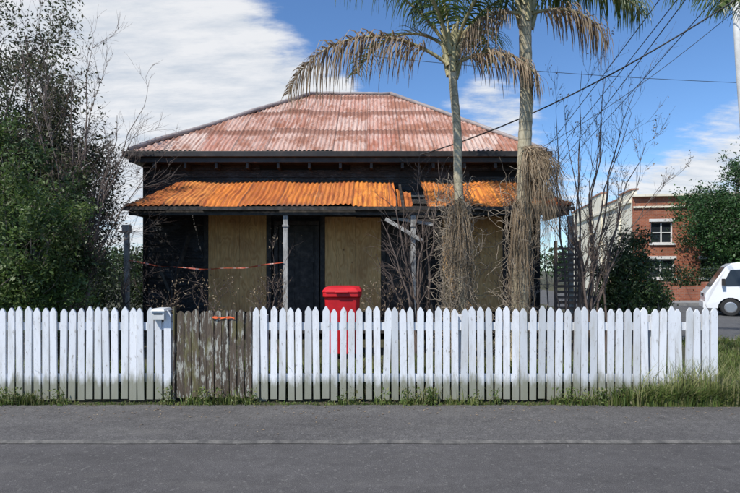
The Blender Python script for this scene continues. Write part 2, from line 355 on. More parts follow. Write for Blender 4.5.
mb=MB(); n=10; vs=[]
for i in range(n+1):
    x=-1.83+i*.026; 
    vs+=[(x,FY-.012+.006*math.sin(i*1.7),1.010+.006*math.sin(i*1.1)),(x,FY-.014,.992+.008*math.sin(i*2.3+1))]
mb.add(vs,[(2*i,2*i+2,2*i+3,2*i+1) for i in range(n)]); mb.obj('orange_rag',[M_orange])
mb=MB(); lx0,lx1=-2.505,-2.365
mb.box(lx0,lx1,FY-.07,FY+.16,.985,1.08)
mb.add([(lx0-.012,FY-.09,1.08),(lx1+.012,FY-.09,1.08),(lx1+.012,FY+.17,1.08),(lx0-.012,FY+.17,1.08),(lx0+.01,FY-.06,1.108),(lx1-.01,FY-.06,1.108),(lx1-.01,FY+.15,1.108),(lx0+.01,FY+.15,1.108)],[(0,3,2,1),(4,5,6,7),(0,1,5,4),(1,2,6,5),(2,3,7,6),(3,0,4,7)])
mb.box(lx0+.02,lx1-.02,FY-.074,FY-.0705,1.04,1.055,1)
mb.obj('letterbox',[plain('letterbox_paint',(.58,.59,.58),.5),M_rubber],bevel=.004)
# ------------------------------------------------------------------ house
H=empty('derelict_house')
def corrugated(mb,E0,U,S,W,Lf,pitch=.1,amp=.013,rows=14,uoff=0,rump=.012,lapL=1.45,u0=0.):
    E0=Vector(E0);U=Vector(U).normalized();S=Vector(S).normalized();Nn=U.cross(S).normalized()
    if Nn.z<0: Nn=-Nn
    ns=int((W-u0)/pitch*6); vs=[];uv=[]
    for i in range(ns+1):
        u=u0+(W-u0)*i/ns; L=max(Lf(u),.002); sh=math.floor((u+uoff)/.74)
        edge=.06*noise.noise(Vector((sh*3.7,uoff,1)))
        for j in range(rows+1):
            s=L*j/rows - edge*(1-j/rows)
            r=rump*noise.noise(Vector((u*1.3+uoff,s*1.6,2)))+.014*((s/lapL)%1.0)*-1+.010*noise.noise(Vector((sh*9.1,math.floor(s/lapL)*5,0)))
            p=E0+U*u+S*s+Nn*(amp*math.sin(2*math.pi*u/pitch)+r+.02)
            vs.append(p); uv.append((u+uoff,s))
    fs=[(i*(rows+1)+j,(i+1)*(rows+1)+j,(i+1)*(rows+1)+j+1,i*(rows+1)+j+1) for i in range(ns) for j in range(rows)]
    mb.add(vs,fs,0,uv)
XL,XR,YF,YB,ZE=-5.26,3.84,11.65,18.95,4.14
RX0,RX1,RY,RZ=-1.72,.60,15.3,6.56
mb=MB()
Ls=math.hypot(RY-YF,RZ-ZE)
corrugated(mb,(XL,YF,ZE),(1,0,0),(0,RY-YF,RZ-ZE),XR-XL,lambda u:Ls*min(1,u/(RX0-XL),(XR-XL-u)/(XR-RX1)),rows=30,rump=.02)
corrugated(mb,(XR,YB,ZE),(-1,0,0),(0,RY-YB,RZ-ZE),XR-XL,lambda u:Ls*min(1,u/(XR-RX1),(XR-XL-u)/(RX0-XL)),uoff=11,rows=12)
D=YB-YF; LL=math.hypot(RX0-XL,RZ-ZE); LR=math.hypot(XR-RX1,RZ-ZE)
corrugated(mb,(XL,YB,ZE),(0,-1,0),(RX0-XL,0,RZ-ZE),D,lambda u:LL*min(u,D-u)/(D/2),uoff=23,rows=12)
corrugated(mb,(XR,YF,ZE),(0,1,0),(RX1-XR,0,RZ-ZE),D,lambda u:LR*min(u,D-u)/(D/2),uoff=37,rows=12)
mb.obj('roof',[M_roof],H,smooth=True,uv=True)
mb=MB(); up=.045
for a,b in(((XL,YF,ZE),(RX0,RY,RZ)),((XR,YF,ZE),(RX1,RY,RZ)),((XL,YB,ZE),(RX0,RY,RZ)),((XR,YB,ZE),(RX1,RY,RZ)),((RX0,RY,RZ),(RX1,RY,RZ))):
    a=Vector(a)+Vector((0,0,up));b=Vector(b)+Vector((0,0,up)); k=8
    mb.tube([a.lerp(b,i/k)+Vector((0,0,R.gauss(0,.010))) for i in range(k+1)],.055,8)
mb.obj('ridge_capping',[M_galv],H,smooth=True)
mb=MB()
mb.box(XL-.03,XR+.03,YF-.10,YF-.012,ZE-.13,ZE-.01); mb.box(XL-.03,XR+.03,YB+.012,YB+.1,ZE-.13,ZE-.01)
mb.box(XL-.11,XL-.033,YF-.10,YB+.1,ZE-.13,ZE-.01); mb.box(XR+.033,XR+.11,YF-.10,YB+.1,ZE-.13,ZE-.01)
mb.box(XL,XR,YF-.008,YF+.03,ZE-.24,ZE-.005)
mb.box(XL+.002,XR-.002,YF+.033,YB-.03,ZE-.22,ZE-.18)
for i in range(13):
    x=XL+.5+i*.68; mb.box(x,x+.06,YF+.035,12.0,ZE-.36,ZE-.222)
mb.obj('gutter_and_eaves',[M_gutter],H,bevel=.006)
WX0,WX1,WY0,WY1,WZ=-5.08,3.80,12.02,18.6,3.98
mb=MB()
mb.box(WX0+.05,WX1-.05,WY0+.06,WY1-.05,.1,WZ-.05,1)
def boards(ax,c,a0,a1,z0,z1,sgn,step=.152):
    z=z0
    while z<z1:
        a=a0
        while a<a1-1e-6:
            b=min(a1,a+R.uniform(.8,3.0))
            if a1-b<.3: b=a1
            if R.random()>.09:
                j=R.gauss(0,.005); t=.032
                zt=min(z+step+.01,z1+.02); zz0=z+R.gauss(0,.005); zz1=z+R.gauss(0,.005)
                if ax=='x':
                    vs=[(a+.002,c+sgn*(t+j),zz0),(b-.002,c+sgn*(t+j),zz1),(b-.002,c+sgn*.006,zt),(a+.002,c+sgn*.006,zt),(a+.002,c,zz0),(b-.002,c,zz1)]
                else:
                    vs=[(c+sgn*(t+j),a+.002,zz0),(c+sgn*(t+j),b-.002,zz1),(c+sgn*.006,b-.002,zt),(c+sgn*.006,a+.002,zt),(c,a+.002,zz0),(c,b-.002,zz1)]
                mb.add(vs,[(0,1,2,3),(0,4,5,1)])
            a=b
        z+=step
boards('x',WY0+.03,WX0,WX1,.3,WZ-.06,-1)
boards('y',WX0+.02,WY0,WY1,.3,WZ-.06,-1); boards('y',WX1-.02,WY0,WY1,.3,WZ-.06,1)
boards('x',WY1-.02,WX0,WX1,.3,WZ-.06,1)
for x in(WX0-.02,WX1-.08): mb.box(x,x+.1,WY0-.03,WY0+.02,.2,WZ-.06,1)
mb.obj('walls',[M_char,M_dark],H)
mb=MB()
mb.box(-4.75,3.95,10.55,11.98,.30,.36)
for i in range(8): mb.box(-4.7+i*1.2,-4.6+i*1.2,10.6,10.7,.15,.298)
mb.box(-5.0,3.75,12.1,18.5,.12,.30)
mb.obj('verandah_floor',[M_charflat],H)
mb=MB()
def ply_panel(x0,x1,z0,z1):
    m_=MB(); xm=(x0+x1)/2+R.uniform(-.1,.1)
    m_.box(x0,xm-.003,11.90,11.915,z0,z1); m_.box(xm+.003,x1,11.892,11.907,z0+.01,z1-.015)
    return m_.obj('plywood_panel',[M_ply],H)
for x0,x1,zt in((-3.60,-2.31,2.80),(-1.00,.24,2.74),(1.62,2.95,2.76)):
    ply_panel(x0,x1,.62,zt)
    mb.box(x0-.11,x0-.003,11.90,11.99,.55,zt+.1); mb.box(x1+.003,x1+.11,11.90,11.99,.55,zt+.1); mb.box(x0-.14,x1+.14,11.88,11.99,zt+.103,zt+.2)
for x0,x1 in((-2.05,-1.22),(.45,1.25)):
    mb.box(x0-.09,x0,11.89,11.99,.36,2.55); mb.box(x1,x1+.09,11.89,11.99,.36,2.55); mb.box(x0-.1,x1+.1,11.88,11.99,2.553,2.65)
    for k in range(2):
        for q in range(3):
            a=x0+.07+k*(x1-x0)/2; mb.box(a,a+(x1-x0)/2-.12,11.935,11.95,.5+q*.68,.5+q*.68+.55)
    mb.box(x0+.003,x1-.003,11.953,11.985,.36,2.55)
for a,b in (((-4.4,11.2,.4),(-4.0,11.8,2.3)),((-4.1,11.0,.4),(-4.35,11.8,1.9)),((1.35,11.3,.4),(1.1,11.85,2.4)),((3.1,11.2,.4),(3.5,11.8,2.2)),((-3.9,11.1,.5),(-4.6,11.7,1.6))): mb.beam(a,b,.03,.09)
mb.obj('joinery',[M_charflat],H,bevel=.004)
VXL,VXR,VY,VZ=-4.80,3.98,10.42,2.80; TXL,TXR,TY,TZ=-4.20,3.40,11.96,3.53
LV=math.hypot(TY-VY,TZ-VZ)
mb=MB(); Wv=VXR-VXL
lf=lambda u:LV*min(1,u/(TXL-VXL),(Wv-u)/(VXR-TXR))
corrugated(mb,(VXL,VY,VZ),(1,0,0),(0,TY-VY,TZ-VZ),5.32,lf,rows=8,lapL=3,rump=.06,amp=.014)
corrugated(mb,(VXL,VY,VZ),(1,0,0),(0,TY-VY,TZ-VZ),Wv,lf,rows=8,lapL=3,rump=.06,amp=.014,u0=5.92)
corrugated(mb,(VXL,TY,VZ),(0,-1,0),(TXL-VXL,0,TZ-VZ),TY-VY,lambda u:math.hypot(TXL-VXL,TZ-VZ)*(1-u/(TY-VY)),rows=5,lapL=3,uoff=41)
corrugated(mb,(VXR,VY,VZ),(0,1,0),(TXR-VXR,0,TZ-VZ),TY-VY,lambda u:math.hypot(TXR-VXR,TZ-VZ)*(u/(TY-VY)),rows=5,lapL=3,uoff=53)
mb.obj('verandah_roof',[M_rust],H,smooth=True,uv=True)
mb=MB()
corrugated(mb,(.44,10.55,2.74),(1,.02,-.22),(0.05,TY-VY,TZ-VZ+.1),.42,lambda u:1.25,rows=6,uoff=60,rump=.05)
mb.obj('loose_roof_sheet',[M_rust],H,smooth=True,uv=True)
mb=MB()
mb.box(VXL+.06,VXR-.06,VY+.06,VY+.12,VZ-.17,VZ-.02)
mb.box(VXL+.0,VXR,VY-.055,VY-.0,VZ-.085,VZ-.012,0)
mb.box(VXL+.06,VXL+.12,VY+.123,TY-.03,VZ-.15,VZ-.02); mb.box(VXR-.12,VXR-.06,VY+.123,TY-.03,VZ-.15,VZ-.02)
for i in range(12):
    x=VXL+.7+i*.68
    mb.beam((x,VY+.13,VZ-.05),(x,TY-.02,TZ-.09),.05,.09)
mb.obj('verandah_frame',[M_charflat],H)
mb=MB()
for x,zt in((-4.79,2.42),(-1.66,2.62),(.85,2.62),(3.95,2.62)):
    mb.box(x-.045,x+.045,VY+.05,VY+.14,.36,zt)
    mb.box(x-.065,x+.065,VY+.03,VY+.16,.36,.60); 
    if x>-4: mb.box(x-.06,x+.06,VY+.035,VY+.155,zt-.22,zt-.18)
mb.box(-4.86,-4.72,VY+.03,VY+.16,2.28,2.44)
mb.beam((.30,VY,2.55),(1.02,VY-.03,2.12),.025,.075); mb.beam((.42,VY+.3,2.60),(1.25,VY+.1,2.45),.03,.06)
mb.obj('verandah_posts',[M_oldpaint],H,bevel=.005)
mb=MB()
for x in(3.60,4.06): mb.box(x,x+.05,VY-.02,VY+.03,.36,2.12)
for i in range(15): mb.beam((3.655,VY+.005,.5+i*.105),(4.055,VY+.005,.5+i*.105+R.gauss(0,.01)),.02,.05)
mb.obj('slatted_screen',[nmat('aged_slats',[(.3,(.06,.045,.035)),(.7,(.16,.12,.10))],7,.8)],H)
mb=MB(); n=40; vs=[]
for i in range(n+1):
    t=i/n; x=-4.72+t*3.03; z=1.74-.15*4*t*(1-t)-.03*t+.01*math.sin(t*23); y=VY+.03; tw=.010*math.sin(t*21); hh=.009+.005*math.sin(t*17)
    vs+=[(x,y+tw,z+hh),(x,y-tw,z-hh)]
mb.add(vs,[(2*i,2*i+2,2*i+3,2*i+1) for i in range(n)]); mb.obj('hazard_tape',[M_tape])
# ------------------------------------------------------------------ wheelie bin
def bin_(cx,cy,z0):
    e=empty('red_wheelie_bin'); mb=MB()
    def ring(w,d,z,c=.05,oy=0):
        hw,hd=w/2,d/2
        return [(cx-hw+c,cy-hd+oy,z),(cx+hw-c,cy-hd+oy,z),(cx+hw,cy-hd+c+oy,z),(cx+hw,cy+hd-c+oy,z),(cx+hw-c,cy+hd+oy,z),(cx-hw+c,cy+hd+oy,z),(cx-hw,cy+hd-c+oy,z),(cx-hw,cy-hd+c+oy,z)]
    def loft(rs):
        vs=[p for r in rs for p in r]; fs=[tuple(range(7,-1,-1)),tuple((len(rs)-1)*8+k for k in range(8))]
        fs+=[(i*8+k,i*8+(k+1)%8,(i+1)*8+(k+1)%8,(i+1)*8+k) for i in range(len(rs)-1) for k in range(8)]
        mb.add(vs,fs)
    loft([ring(.44,.50,z0+.05),ring(.46,.52,z0+.2),ring(.54,.64,z0+.93),ring(.59,.70,z0+.94),ring(.59,.70,z0+1.0)])
    mb.obj('body',[M_red],e,bevel=.01); mb=MB()
    loft([ring(.61,.73,z0+1.003,.06),ring(.61,.73,z0+1.03,.06),ring(.53,.62,z0+1.085,.08,.01),ring(.35,.4,z0+1.10,.08,.02)])
    mb.box(cx-.10,cx+.10,cy-.40,cy-.365,z0+1.0,z0+1.03)
    mb.obj('lid',[M_red],e,bevel=.01); mb=MB()
    mb.tube([(cx-.24,cy+.42,z0+.99),(cx+.24,cy+.42,z0+.99)],.016,8)
    for s in(-.24,.24): mb.box(cx+s-.02,cx+s+.02,cy+.34,cy+.43,z0+.96,z0+1.0)
    mb.obj('handle',[M_red],e); mb=MB()
    for s in(-.27,.27): mb.tube([(cx+s-.025,cy+.28,z0+.1),(cx+s+.025,cy+.28,z0+.1)],.1,18)
    mb.obj('wheels',[M_rubber],e)
bin_(-.43,8.5,.20)
# ------------------------------------------------------------------ vegetation generators
def rv():
    while True:
        v=Vector((R.uniform(-1,1),R.uniform(-1,1),R.uniform(-1,1)))
        if .05<v.length<1: return v.normalized()
def grow(mb,tips,p,d,L,r,lvl,nch,spread,up,wob,sides=4,segs=4):
    pts=[p.copy()];rad=[r]; dirs=[d.copy()]
    for i in range(segs):
        d=(d+rv()*wob+Vector((0,0,up))).normalized(); p=p+d*(L/segs); pts.append(p.copy()); rad.append(r*(1-.6*(i+1)/segs)); dirs.append(d.copy())
    mb.tube(pts,rad,sides if lvl>0 else 3,cap=False)
    if lvl<=0: tips+=pts[1:]; return
    for k in range(nch):
        i=R.randint(1,segs); dd=(dirs[i]+rv()*spread).normalized()
        grow(mb,tips,pts[i],dd,L*R.uniform(.5,.8),max(rad[i]*.65,.0025),lvl-1,nch,spread,up,wob,sides,segs)
def limbs(name,base,targets,r0,mat,parent=None,lvl=2,nch=3,L=.7,spread=.8,up=.05,wob=.25,nsub=6,start=.35,sides=5,basejit=.1):
    mb=MB();tips=[]; base=Vector(base)
    for T in targets:
        T=Vector(T); b=base+Vector((R.gauss(0,basejit),R.gauss(0,basejit),0)); Hh=T.z-b.z
        c=b+Vector(((T.x-b.x)*.25,(T.y-b.y)*.25,Hh*.55)); n=9; pts=[];rad=[]
        for i in range(n+1):
            t=i/n; p=b*(1-t)**2+c*2*t*(1-t)+T*t*t+rv()*.035*min(1,t*3)*(1+Hh*.15); pts.append(p); rad.append(r0*(1-.85*t))
        mb.tube(pts,rad,sides+1,cap=False)
        for k in range(nsub):
            i=R.randint(max(1,int(n*start)),n); d=(pts[i]-pts[i-1]).normalized()
            grow(mb,tips,pts[i],(d+rv()*spread).normalized(),L*R.uniform(.6,1.2),max(rad[i]*.6,.004),lvl,nch,spread,up,wob)
        tips.append(T)
    mb.obj(name,[mat],parent,smooth=True); return [tuple(t) for t in tips]
def leaves(name,centers,total,spread,size,mat,parent=None,zmin=None,flat=1.0):
    C=np.array(centers); idx=NR.integers(0,len(C),total)
    P=C[idx]+NR.normal(0,1,(total,3))*spread*np.array([1,1,flat])
    if zmin is not None: P[:,2]=np.maximum(P[:,2],zmin+NR.random(total)*.2)
    a=NR.normal(0,1,(total,3)); a/=np.linalg.norm(a,axis=1)[:,None]; 
    b=np.cross(a,NR.normal(0,1,(total,3))); b/=np.linalg.norm(b,axis=1)[:,None]
    s=(size*NR.uniform(.6,1.3,total))[:,None]
    V=np.stack([P-a*s,P+b*s*.42-a*s*.1,P+a*s,P-b*s*.42-a*s*.1],1).reshape(-1,3)
    F=np.arange(total*4).reshape(-1,4)
    me=bpy.data.meshes.new(name); me.from_pydata(V.tolist(),[],F.tolist()); me.materials.append(mat)
    return link(bpy.data.objects.new(name,me),parent)
def ell(c,r,n):
    out=[]
    while len(out)<n:
        v=rv()*R.uniform(.35,1)**.6; out.append((c[0]+v.x*r[0],c[1]+v.y*r[1],c[2]+v.z*r[2]))
    return out
T=empty('overgrown_tree')
tg=ell((-7.0,10.3,4.2),(1.8,1.3,2.2),22)+ell((-5.7,10.2,3.1),(.9,.8,1.5),16)+[(-7.6,10.2,6.5),(-7.0,10.1,6.4),(-6.4,10,6.0),(-5.9,9.9,5.4),(-5.5,9.8,4.8),(-6.2,9.6,5.4),(-6.8,9.6,5.8)]
tips=limbs('trunk_and_branches',(-6.9,10.2,.1),tg,.055,M_twig2,T,lvl=2,nch=3,L=.75,nsub=9,basejit=.35)
keep=[t for t in tips if not (t[0]>-5.1 and t[2]>2.0)]
keep=[t for t in keep if noise.noise(Vector(t)*1.1)>-.22-.15*(t[2]<4)]
leaves('foliage',keep,78000,.12,.038,M_leafolive,T,zmin=.2)
T=empty('bare_shrub')
tg=[(-4.4,9.4,4.3),(-4.1,9.3,3.8),(-3.85,9.3,3.3),(-4.7,9.3,4.8),(-4.5,9.3,3.4),(-5.2,9.3,5.1),(-4.2,9.4,2.6),(-5.7,9.2,5.5),(-5.0,9.3,3.9),(-4.5,9.3,2.2),(-4.8,9.3,2.9),(-5.6,9.2,4.3),(-4.0,9.3,4.4),(-6.2,9.2,5.9),(-4.9,9.3,5.4)]
limbs('branches',(-5.3,9.5,.15),tg,.028,M_twig2,T,lvl=2,nch=3,L=.55,nsub=10,basejit=.2,spread=.6)
T=empty('bare_shrub')
tg=[(-4.6,9.8,1.6),(-4.3,9.8,1.9),(-4.9,9.8,2.1),(-4.45,9.7,1.3),(-4.75,9.7,1.3),(-4.2,9.8,1.4)]
limbs('branches',(-4.6,9.8,.15),tg,.015,M_twig,T,lvl=2,nch=3,L=.35,nsub=6,basejit=.2,spread=.7)
T=empty('boundary_scrub')
cs=[]
for i in range(14): cs+=ell((-5.9-i*.75,15.5+R.uniform(-.6,.6),1.0+R.uniform(0,.5)),(.7,.6,R.uniform(.9,1.5)),40)
leaves('foliage',cs,30000,.13,.055,M_leafdark,T,zmin=.15)
T=empty('dark_shrub')
tg=ell((-6.0,9.0,2.1),(1.35,.6,1.5),22)
tips=limbs('branches',(-6.0,9.0,.1),tg,.04,M_bark,T,lvl=2,nch=3,L=.45,nsub=4,basejit=.5)
leaves('foliage',[t for t in tips if t[0]<-4.7],36000,.11,.040,M_leafdark,T,zmin=.2)
T=empty('green_bush')
tg=ell((-5.15,7.6,1.85),(.9,.45,1.25),28)+[(-4.9,7.6,2.95),(-5.3,7.6,3.2),(-5.0,7.5,3.1)]
tips=limbs('branches',(-5.1,7.6,.1),tg,.025,M_bark,T,lvl=2,nch=3,L=.34,nsub=5,basejit=.25)
leaves('foliage',[t for t in tips if t[0]<-3.8 and noise.noise(Vector(t)*2.2)>-.25],38000,.07,.033,M_leafbright,T,zmin=.2)
T=empty('bare_tree')
tg=[(3.15,9.2,4.3),(3.6,9.1,5.0),(4.05,9.2,4.9),(4.4,9.1,4.2),(4.8,9.3,3.8),(4.6,9,3.2),(3.0,9,3.5),(3.85,9,4.0),(4.2,9,2.7),(3.3,9.1,2.9),(4.95,9.1,3.0),(3.7,9,3.3),(4.5,9.2,4.6),(3.4,9.2,3.9),(4.0,9,2.2)]
tips=limbs('branches',(3.62,9.1,.15),tg,.026,M_twig,T,lvl=2,nch=3,L=.5,nsub=7,basejit=.13,spread=.55,up=.10,wob=.2)
leaves('buds_and_seed_heads',R.sample(tips,500)+[(4.9,9.2,3.7+.02*k) for k in range(20)],900,.03,.02,M_dry,T)
T=empty('bare_shrub')
tg=[(.35,9,3.1),(.55,9,2.7),(.2,9,2.4),(.8,9,3.3),(1.0,9,2.9),(.5,8.9,1.9),(.95,8.9,2.3),(1.15,8.9,3.4),(.1,8.9,1.8)]
limbs('branches',(.85,8.95,.15),tg,.03,M_twig,T,lvl=2,nch=3,L=.45,nsub=5,basejit=.12,spread=.65)
T=empty('bare_shrub')
tg=[(2.6,8.9,2.3),(2.9,8.9,2.0),(3.2,8.9,1.9),(2.2,8.9,2.0),(1.9,8.9,1.7)]
limbs('branches',(2.8,8.9,.15),tg,.02,M_twig,T,lvl=2,nch=3,L=.35,nsub=6,basejit=.2,spread=.7)
for bx,ts in((-3.6,(-3.9,-3.6,-3.3)),(-2.7,(-3.0,-2.7,-2.4)),(-1.7,(-1.95,-1.75,-1.5)),(.2,(0,.2,.5))):
    T=empty('dry_shrub')
    tg=[(x+R.gauss(0,.1),9.2,R.uniform(1.05,1.45)) for x in ts]+[(x+R.gauss(0,.1),9.2,R.uniform(.9,1.3)) for x in ts]
    if bx==-1.7: tg+=[(-1.65,9.3,2.1),(-1.35,9.3,1.9)]
    tips=limbs('stems',(bx,9.2,.15),tg,.012,M_twig,T,lvl=1,nch=3,L=.28,nsub=5,basejit=.15,spread=.7)
    leaves('dead_leaves',tips,200,.05,.024,M_dry,T)
T=empty('dark_shrub')
tg=ell((5.15,10.6,1.35),(.75,.5,.6),16)+[(5.0,10.5,2.05),(5.4,10.5,1.9)]
tips=limbs('branches',(5.1,10.6,.1),tg,.03,M_bark,T,lvl=2,nch=3,L=.3,nsub=4,basejit=.25)
leaves('foliage',tips,16000,.08,.036,M_leafdark,T,zmin=.1)
T=empty('dark_shrub')
tg=ell((7.3,14.6,.65),(.8,.5,.5),16)
tips=limbs('branches',(7.3,14.6,0),tg,.03,M_bark,T,lvl=1,nch=3,L=.3,nsub=4,basejit=.3)
leaves('foliage',tips,8000,.1,.045,M_leafdark,T,zmin=.0)
T=empty('street_tree')
tg=ell((20.8,30,4.7),(3.3,2.6,2.5),40)
tips=limbs('trunk_and_branches',(20.8,30,-.1),tg,.16,M_bark,T,lvl=2,nch=3,L=1.0,nsub=5,basejit=.12,start=.4)
leaves('foliage',[t for t in tips if noise.noise(Vector(t)*.6)>-.3],66000,.24,.085,M_leaftree,T)
T=empty('background_trees')
cs=[]
for i in range(46):
    x=-70+i*3.4+R.uniform(-1,1); cs+=ell((x,62+R.uniform(-4,6),1.6+R.uniform(0,.9)),(2.6,1.6,R.uniform(1.5,2.6)),40)
leaves('foliage',cs,40000,.35,.24,M_leaftree,T,zmin=-.1)
# ------------------------------------------------------------------ palms
def strip(mb,pts,w,side):
    vs=[]; n=len(pts)
    for i,p in enumerate(pts):
        ww=w*(1-(i/(n-1))**2*.85); vs+=[p+side*ww*.5,p-side*ww*.5]
    mb.add(vs,[(2*i,2*i+1,2*i+3,2*i+2) for i in range(n-1)])
def frond(mbr,mbl,o,az,e0,e1,L,leaf=.55,n=70,droop=1.0,bend=0,start=.14):
    o=Vector(o); pts=[o.copy()]; ds=[]; seg=24; p=o.copy()
    for i in range(seg):
        t=(i+.5)/seg; e=e0+(e1-e0)*t**1.25; a=az+bend*t
        d=Vector((math.cos(a)*math.cos(e),math.sin(a)*math.cos(e),math.sin(e))); ds.append(d); p=p+d*L/seg; pts.append(p.copy())
    mbr.tube(pts,[.026*(1-.85*i/seg)+.003 for i in range(seg+1)],6)
    for k in range(n):
        t=start+(1-start)*(k+R.random()*.6)/n; fi=min(seg-1,int(t*seg)); q=pts[fi].lerp(pts[fi+1],t*seg-fi); d=ds[fi]
        s=d.cross(Vector((0,0,1)));
        if s.length<.2: s=Vector((-math.sin(az),math.cos(az),0))
        s.normalize(); upv=s.cross(d)
        ll=leaf*(.55+.6*math.sin(math.pi*min(1,(t-start)/(1-start)*.85+.12)))
        for sg in(-1,1):
            if R.random()<.08: continue
            l_=ll*R.uniform(.7,1.2); dd=(s*sg*1.0+d*R.uniform(.3,.75)+upv*R.uniform(-.4,.5)).normalized()
            lp=[q.copy()]; c=q.copy(); m_=5
            for j in range(m_):
                dd=(dd+Vector((0,0,-.42*droop*(j+.6)/m_*1.9))+rv()*.09).normalized(); c=c+dd*l_/m_; lp.append(c.copy())
            wd=dd.cross(d); 
            if wd.length<.1: wd=d.copy()
            strip(mbl,lp,.026,(d*.8+wd.normalized()*.5).normalized())
def palm(base,top,r0,r1,fr,dry):
    e=empty('palm_tree'); base=Vector(base);top=Vector(top)
    mb=MB(); pts=[];rad=[]; n=90
    for i in range(n+1):
        t=i/n; p=base.lerp(top,t)+Vector((.05*math.sin(t*3.1)+.01*math.sin(t*19),0,0)); pts.append(p); rad.append((r0+(r1-r0)*min(1,t*1.3))*(1+.03*math.sin(i*1.9)+R.gauss(0,.012))+ (.05*max(0,1-t*9)))
    mb.tube(pts,rad,16); mb.obj('trunk',[M_palm],e,smooth=True)
    mr,ml,md,mdr=MB(),MB(),MB(),MB()
    tp=pts[-1]
    for k in range(12):
        a=k*2.4; z=tp.z-.42+.05*k
        b0=Vector((tp.x+math.cos(a)*r1*.8,tp.y+math.sin(a)*r1*.8,z)); mr.tube([b0,b0+Vector((math.cos(a)*.07,math.sin(a)*.07,.22)),b0+Vector((math.cos(a)*.13,math.sin(a)*.13,.36))],[.05,.035,.015],6)
    for (az,e0,e1,L,dr) in fr:
        a=math.radians(az); frond(mr,ml,tp+Vector((math.cos(a)*.04,math.sin(a)*.04,.02)),a,math.radians(e0),math.radians(e1),L,droop=dr)
    for q in dry:
        az,e0,e1,L,dr=q[:5]; big=len(q)>5
        a=math.radians(az); frond(mdr,md,tp+Vector((math.cos(a)*.06,math.sin(a)*.06,-.20)),a,math.radians(e0),math.radians(e1),L,droop=dr,leaf=.76 if big else .6,n=120 if big else 66)
    mr.obj('stalks',[M_rach],e,smooth=True); ml.obj('fronds',[M_frond],e)
    if dry: mdr.obj('dry_stalks',[M_rach],e,smooth=True); md.obj('dry_fronds',[M_fronddry],e)
    return e
fr1=[(100,75,20,2.8,.8),(20,62,-20,2.7,1),(165,60,0,2.8,1),(230,58,-25,2.6,1.1),(300,55,-30,2.6,1),(60,50,-30,2.5,1),(200,72,10,2.9,.8),(340,72,15,2.8,.8),(130,45,-40,2.6,1)]
dry1=[(181,36,-70,2.95,1.9,1),(345,25,-75,1.5,1.7)]
P1=palm((1.42,8.3,.1),(1.27,8.3,4.95),.09,.065,fr1,dry1)
fr2=[(90,78,25,2.6,.8),(8,45,-58,2.2,1.3),(352,28,-62,1.9,1.4),(172,42,-60,2.0,1.4),(215,62,-20,2.5,1),(250,50,-40,2.3,1),(300,62,-20,2.6,1),(40,60,-20,2.6,1),(130,60,-20,2.6,1),(160,72,10,2.7,.8),(20,74,10,2.7,.8)]
dry2=[(345,12,-80,1.4,1.9),(190,8,-80,1.3,1.9)]
P2=palm((2.28,8.3,.1),(2.42,8.3,5.72),.14,.095,fr2,dry2)
fr3=[(184,32,-35,1.75,1),(150,50,-20,2.2,1),(205,35,-30,1.9,1),(100,60,-10,2.4,1),(270,50,-20,2.4,1),(330,50,-20,2.7,1),(20,50,-20,2.7,1),(60,50,-20,2.7,1),(195,15,-40,1.7,1)]
P3=palm((7.95,10,.0),(7.85,10,6.55),.15,.11,fr3,[])
def strands(parent,name,n,src,rx,ry,zlo,zhi,mat,spread,w=.009,wav=.03):
    mb=MB()
    for i in range(n):
        a=R.uniform(0,2*math.pi); rr=R.uniform(.15,1)**.7
        o=Vector(src)+Vector((R.gauss(0,.04),R.gauss(0,.03),R.uniform(-.25,.05)))
        ex=Vector((src[0]+spread[0]+math.cos(a)*rr*rx,src[1]+spread[1]+math.sin(a)*rr*ry,R.uniform(zlo,zhi)))
        k=9; pts=[]
        for j in range(k+1):
            t=j/k; h=1-(1-t)**2.6
            p=Vector((o.x+(ex.x-o.x)*h,o.y+(ex.y-o.y)*h,o.z+.12*math.sin(math.pi*min(1,t*2.2))*rr+(ex.z-o.z)*t**1.35)); p+=rv()*wav*t; pts.append(p)
        strip(mb,pts,w*R.uniform(.6,1.5),rv())
    mb.obj(name,[mat],parent)
strands(P2,'dry_flower_stalks',420,(2.42,8.22,3.42),.34,.24,1.6,2.9,M_dry,(.12,-.08),wav=.05)
strands(P2,'dry_flower_stalks_lower',260,(2.50,8.2,3.35),.34,.2,2.3,3.15,M_dry,(.24,-.05),wav=.05)
strands(P2,'dead_creeper',200,(2.25,8.2,2.6),.2,.15,.5,1.6,M_dry,(.05,-.05))
def creeper(parent,cx,cy,z0,z1,rx,n,mat):
    mb=MB()
    for i in range(n):
        a=R.uniform(0,6.28); r=rx*R.uniform(.3,1); p=Vector((cx+math.cos(a)*r,cy+math.sin(a)*r*.7,R.uniform(z0,z1))); d=Vector((0,0,R.choice((-1,1)))); pts=[p.copy()]
        for j in range(10):
            d=(d+rv()*.55+Vector((cx-p.x,cy-p.y,0))*.5).normalized(); p=p+d*.075; pts.append(p.copy())
        mb.tube(pts,R.uniform(.002,.006),3,cap=False)
    mb.obj('dead_creeper_stems',[mat],parent)
M_creep=nmat('dead_creeper',[(.3,(.14,.11,.08)),(.7,(.30,.25,.19))],12,.9)
creeper(P1,1.38,8.3,.3,2.55,.25,620,M_creep)
strands(P1,'dead_creeper',160,(1.36,8.2,2.6),.24,.2,.6,1.9,M_dry,(.0,-.05))
creeper(P2,2.30,8.3,.3,2.7,.22,260,M_creep)
